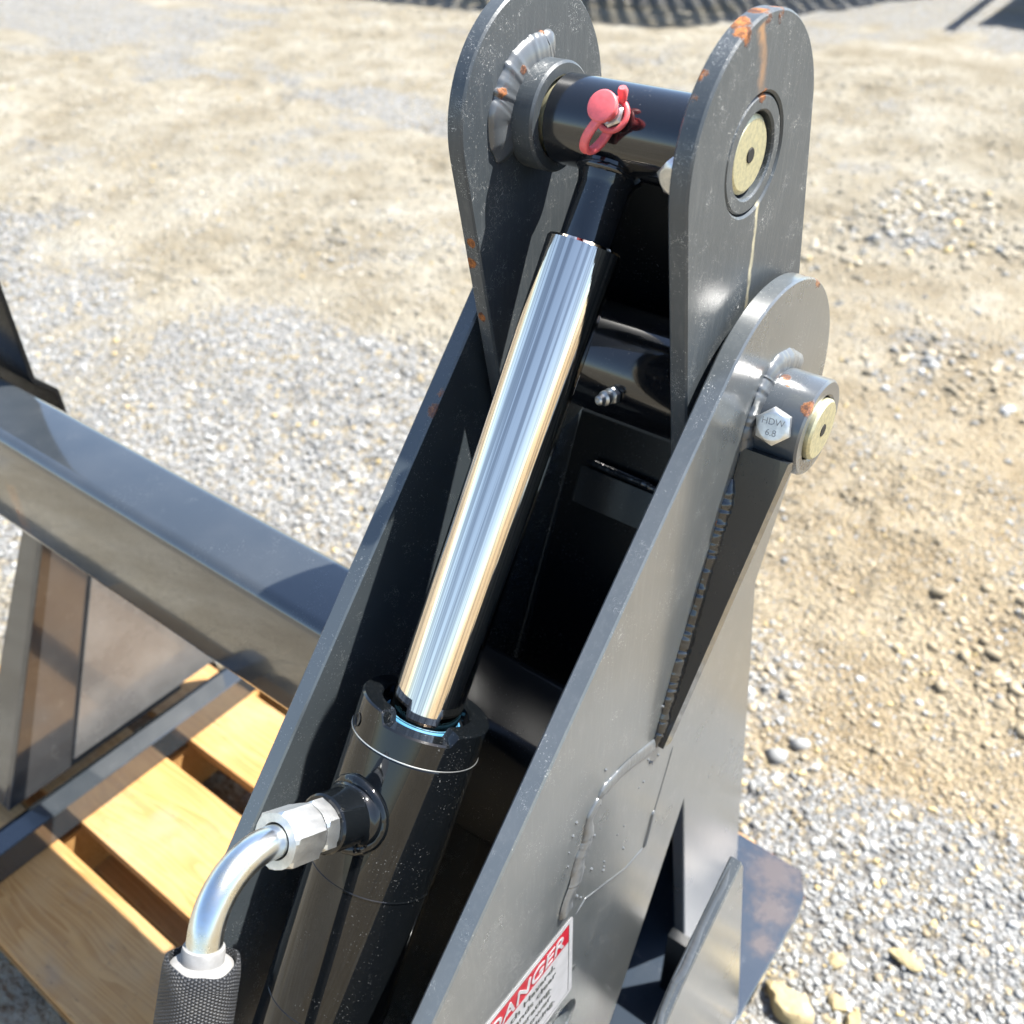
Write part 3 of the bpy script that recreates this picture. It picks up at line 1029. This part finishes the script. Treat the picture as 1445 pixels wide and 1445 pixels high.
def hexprism(name, fr_, r, h0, h1, mat, parent, rot=0, ch=.0016, bore=None):
    O, X_, Y_, Z_ = fr_
    n = 36; V = []; F = []
    rc = r*.93
    prof = [(None, h0+ch), (r, h0+ch), (r, h1-ch), (None, h1)]
    seq = [('c', h0), ('h', h0+ch), ('h', h1-ch), ('c', h1)]
    for kind, hh in seq:
        for i in range(n):
            a = 2*math.pi*i/n
            ca = (a % (math.pi/3)) - math.pi/6
            hexr = r*math.cos(math.pi/6)/math.cos(ca)
            q = hexr if kind == 'h' else min(hexr, r*.885)
            V.append(O + X_*(q*math.cos(a+rot)) + Y_*(q*math.sin(a+rot)) + Z_*hh)
    for j in range(3):
        for i in range(n):
            i2 = (i+1) % n
            F.append((j*n+i, j*n+i2, (j+1)*n+i2, (j+1)*n+i))
    F.append(tuple(range(n))[::-1])
    if bore:
        b0 = len(V)
        for hh, q in ((h1, bore+.0006), (h1-.001, bore)):
            for i in range(n):
                a = 2*math.pi*i/n
                V.append(O + X_*(q*math.cos(a+rot)) + Y_*(q*math.sin(a+rot)) + Z_*hh)
        for i in range(n):
            i2 = (i+1) % n
            F.append((3*n+i, 3*n+i2, b0+i2, b0+i)); F.append((b0+i, b0+i2, b0+n+i2, b0+n+i))
    else:
        F.append(tuple(3*n+i for i in range(n)))
    return put(name, V, F, mat, parent, True, 25)


hexprism('port_adapter', pf, .0176, .0731, .0845, M_zinc, cylr, .25)
cyl('adapter_neck', pf, .0140, .0845, .0868, M_hole_shade, cylr, 40, .0003)
hexprism('hose_nut', pf, .0188, .0865, .1125, M_zinc, cylr, .05, .0020, .0106)
va = (ua*math.cos(math.radians(13)) + Vector((1, 0, 0))*math.sin(math.radians(13)))
va = (va - pd*va.dot(pd)*.75).normalized()
E0 = ax(sp) + pd*.103
E1 = ax(sp) + pd*.1165
rb = .041
path = [E0, E1]
for k in range(1, 25):
    a = math.radians(90*k/24)
    path.append(E1 + pd*rb*math.sin(a) + va*rb*(1-math.cos(a)))
E2 = path[-1]
path += [E2 + va*.012, E2 + va*.03]
sweep('elbow_tube', path, .0099, M_zinctube, cylr, 40)
fs = frame(E2 + va*.002, va, (1, 0, 0))
lathe('ferrule', fs, [(.0099, .003), (.0112, .0035), (.0117, .006), (.0117, .0112), (.0150, .0122), (.0172, .0140), (.0172, .030), (0, .030)], M_white, cylr, 48)


def sleeve():
    O, X_, Y_, Z_ = fs
    n = 64; V = []; F = []; uvs = []
    ss_ = [(.0180, .026), (.0178, .012), (.0184, .0105), (.0200, .0112), (.0210, .016)] + [(.0213, .02+.004*k) for k in range(60)]
    for (r, h) in ss_:
        for i in range(n):
            a = 2*math.pi*i/n
            q = r*(1 + .035*math.sin(2*a+1.1) + .022*math.sin(5*a+h*60) + .02*math.sin(h*95+a))
            e = .0011*math.sin(2*a+.6) + .0005*math.sin(7*a) if h < .02 else 0
            V.append(O + X_*(q*math.cos(a)) + Y_*(q*math.sin(a)) + Z_*(h+e))
            uvs.append((i/n, h))
    for j in range(len(ss_)-1):
        for i in range(n):
            i2 = (i+1) % n
            F.append((j*n+i, j*n+i2, (j+1)*n+i2, (j+1)*n+i))
    o = put('hose_sleeve', V, F, M_sleeve, cylr, True, 60)
    me = o.data
    uvl = me.uv_layers.new(name='UVMap')
    for p in me.polygons:
        us = [uvs[me.loops[li].vertex_index][0] for li in p.loop_indices]
        wrap = max(us)-min(us) > .5
        for li in p.loop_indices:
            u_, v_ = uvs[me.loops[li].vertex_index]
            uvl.data[li].uv = (u_+1 if wrap and u_ < .5 else u_, v_)
    return o
sleeve()

# red dust cap with strap on the rod-eye grease fitting
def red_cap():
    A = math.radians(150)
    base = Vector((-.3125, PU[0]+.0268*math.cos(A), PU[1]+.0268*math.sin(A)))
    d = Vector((.06, -.86, .50)).normalized()
    z = frame(base, d, (0, 0, 1))
    hexbolt('grease_fitting', base - d*.001, d, .0076, .008, cylr)
    cap = lathe('red_cap', z, [(0, .0205), (.0070, .0205), (.0084, .0201), (.0090, .0192), (.0090, .0172), (.0080, .0163), (.0060, .0160), (.0056, .0105), (.0052, .0085), (0, .0085)], M_red, cylr, 48)
    # ring round the fitting
    V = []
    pts = [base + d*.0035 + (z[1]*math.cos(a) + z[2]*math.sin(a))*.0088 for a in np.linspace(0, 2*math.pi, 40)]
    sweep('cap_ring', pts, .0018, M_red, cap, 12)
    # strap loop hanging from the cap, back to the ring
    down = Vector((-.05, -.25, -1)).normalized(); down = (down - d*down.dot(d)*.2).normalized()
    p0 = base + d*.0190 + down*.0075; p3 = base + d*.0035 + down*.0085
    p1 = base + d*.0225 + down*.0270 - Vector((.012, 0, 0)); p2 = base + d*.0060 + down*.0300 - Vector((.006, 0, 0))
    cv = []
    for t_ in np.linspace(0, 1, 30):
        cv.append(p0*(1-t_)**3 + p1*3*t_*(1-t_)**2 + p2*3*t_**2*(1-t_) + p3*t_**3)
    side = d.cross(down).normalized()
    sweep('strap', cv, .0016, M_red, cap, 12, lambda i, s, a: 1+.9*abs(math.cos(a)), True, 1.0, tuple(side))
    # pull tab
    tb = -down
    q0 = base + d*.0035 + tb*.0085 + side*.004
    sweep('pull_tab', [q0, q0 + tb*.002 + d*.001, q0 + tb*.0045 + d*.003, q0 + tb*.0058 + d*.0042], [.0022, .0026, .0031, .0022], M_red, cap, 14)
red_cap()

# ------------------------------------------------------------------ warning decal on the right tower plate
dA = Vector((XT, .3521, -.6725))
ey = Vector((0, .1048, -.0030)).normalized(); ez = Vector((0, -.0050, .1126)).normalized()
DW, DH = .178, .1128
def quadp(name, y0, y1, z0, z1, off, mat, parent, r=0.0):
    th_ = .0002
    pts = []
    for (a, b, a0) in ((y1-r, z1-r, 0), (y0+r, z1-r, 90), (y0+r, z0+r, 180), (y1-r, z0+r, 270)):
        pts += [(a + r*math.cos(math.radians(a0+22.5*k)), b + r*math.sin(math.radians(a0+22.5*k))) for k in range(5)] if r else [(a, b)]
    V = [dA + ey*p[0] + ez*p[1] + Vector((off-th_, 0, 0)) for p in pts] + [dA + ey*p[0] + ez*p[1] + Vector((off, 0, 0)) for p in pts]
    n = len(pts)
    F = [tuple(range(n))[::-1], tuple(range(n, 2*n))] + [(i, (i+1) % n, n+(i+1) % n, n+i) for i in range(n)]
    return put(name, V, F, mat, parent, False)
dec = quadp('warning_decal', -DW, 0, -DH, 0, .0004, M_decal, G, .004)
tag(dec, 'white warning decal with red DANGER band')
quadp('border_line', -DW+.0052, -.0048, -.0058, -.0050, .00055, M_ink, dec)
quadp('border_line', -.0054, -.0048, -DH+.0052, -.0058, .00055, M_ink, dec)
quadp('border_line', -DW+.0052, -.0048, -DH+.0046, -DH+.0052, .00055, M_ink, dec)
quadp('red_band', -DW+.0058, -.0055, -.0300, -.0060, .00055, M_decalred, dec)
def dtext(s, y, z, size, mat, **k):
    return text(s, dA + ey*y + ez*z + Vector((.0008, 0, 0)), ey, ez, size, mat, dec, **k)
dtext('DANGER', -.0125, -.0262, .0225, M_decal, shear=.22, bold=.00025, align='RIGHT', wid=1.02)
for i, (s, e) in enumerate((('Pinch Hazard.', -.0230), ('Keep hands clear', -.0222), ('when operating.', -.0275), ('Shut off power', -.0290), ('before servicing.', -.0235))):
    dtext(s, e, -.0425-.0130*i, .0108, M_ink, align='RIGHT', bold=0, wid=1.18)

# ------------------------------------------------------------------ left end of the frame: tine box, foot bar
tine = empty('tine', (-1.09, .35, -1.12), G)
XG = -1.05
M_tinegloss = paint('tine_gloss_paint', (.03, .03, .032), .10, .12, .3, coat=.4)
M_tinedust = paint('tine_dusty_paint', (.06, .058, .058), .16, .55, .3, coat=.3)
prism('side_plate', [(.43, -.705), (.53, -.705), (.53, -1.12), (.245, -1.12)], XG-.012, XG, M_tinegloss, tine, 'x', .001)
prism('wear_plate', [(.500, -.709), (.525, -.709), (.525, -.8), (.60, -.87), (.60, -1.104), (.345, -1.104), (.445, -.849)], XG+.0005, XG+.006, M_tinedust, tine, 'x', .001)
prism('front_plate', [(.455, -.7015), (.467, -.7015), (.257, -1.12), (.245, -1.12)], XG-.075, XG-.0125, M_tube, tine, 'x', .001)
prism('side_plate', [(.47, -.7015), (.53, -.7015), (.53, -1.12), (.26, -1.12)], XG-.087, XG-.0755, M_dark, tine, 'x', .001)
prism('upright', [(.452, -.40), (.4565, -.5535), (.479, -.577), (.489, -.75), (.495, -.75), (.485, -.574), (.4625, -.55), (.456, -.37)], XG-.25, XG, M_dark, tine, 'x', .001)
prism('foot_bar_and_shade', [(-1.016, .10), (-.982, .10), (-.982, .62), (-1.016, .62)], -1.1495, -1.105, M_tube, tine, 'z', .0015)
prism('foot_bar_and_shade', [(-1.0435, .10), (-1.0165, .10), (-1.0165, .62), (-1.0435, .62)], -1.1495, -1.128, M_dark, tine, 'z', .0015)  # dark filler strip painting the shade in the gap beside the bar
prism('foot_bar_and_shade', [(-1.5, .24), (-1.14, .24), (-1.14, .30), (-1.5, .30)], -1.1495, -1.12, M_dark, tine, 'z', .0015)

# rocks in the gravel
for (x, y, r, sd, fl, asp, lb) in (
    (-.112, .735, .033, 1, .6, 1.15, 'biggest pale yellow rock against the edge of the base plate'),
    (-.035, .765, .013, 2, .8, .8, 'upright yellow rock with a dark shadow gap on its side'),
    (-.060, .775, .014, 3, .7, 1.0, 'tan yellow rock right behind the upright yellow rock'),
    (-.052, .738, .012, 4, .8, .8, 'small yellow rock at the bottom edge, between the biggest and upright rocks'),
    (-.012, .885, .020, 5, .45, 1.4, 'crumbled yellow lump of soft rock out in the gravel'),
    (-.085, .83, .013, 6, .8, 1.0, 'squarish yellow rock beside the middle of the base plate edge')):
    rock(x, y, r, sd, lb, fl, asp)

# ------------------------------------------------------------------ trailer beyond the frame: its mesh deck shades the yard at the top of the picture
tr = empty('equipment_trailer', (-2.2, 8.6, -1.28))
tag(tr, 'dark steel trailer with mesh deck whose shadow crosses the far yard', 'trailer')
def deck():
    V = []; F = []
    def bar(x0, x1, y0, y1, z0, z1):
        b = len(V)
        V.extend([(x0, y0, z0), (x1, y0, z0), (x1, y1, z0), (x0, y1, z0), (x0, y0, z1), (x1, y0, z1), (x1, y1, z1), (x0, y1, z1)])
        F.extend([(b, b+3, b+2, b+1), (b+4, b+5, b+6, b+7), (b, b+1, b+5, b+4), (b+1, b+2, b+6, b+5), (b+2, b+3, b+7, b+6), (b+3, b, b+4, b+7)])
    for k in np.arange(0, 1, .0425): bar(k, k+.026, 0, 1, -.55, -.535)
    for k in np.arange(0, 1, .050): bar(0, 1, k, k+.030, -.5345, -.52)
    A, B, D = (-6.6, 6.02), (3.30, .46), (1.15, 2.75)
    V2 = [(A[0]+B[0]*x+D[0]*y, A[1]+B[1]*x+D[1]*y, z) for (x, y, z) in V]
    o = put('mesh_deck', V2, F, M_dark, tr, False)
    o['kind'] = 'stuff'
deck()
for (x, y) in ((-4.9, 8.6), (-2.6, 9.6)):
    lathe('wheel', frame((x, y, -.98), (1, -.2, 0), (0, 0, 1)), [(0, -.1), (.29, -.1), (.3, -.08), (.3, .08), (.29, .1), (0, .1)], M_dark, tr, 40)
prism('ramp_frame', [(-1.80, 7.84), (-1.0, 8.2), (-1.93, 9.45)], -.90, -.87, M_dark, tr, 'z', .002)
sweep('ramp_strut', [(-1.90, 7.55, -.89), (-1.98, 8.3, -.89), (-2.05, 9.02, -.89)], .035, M_dark, tr, 12)

print('objects', len(bpy.data.objects))
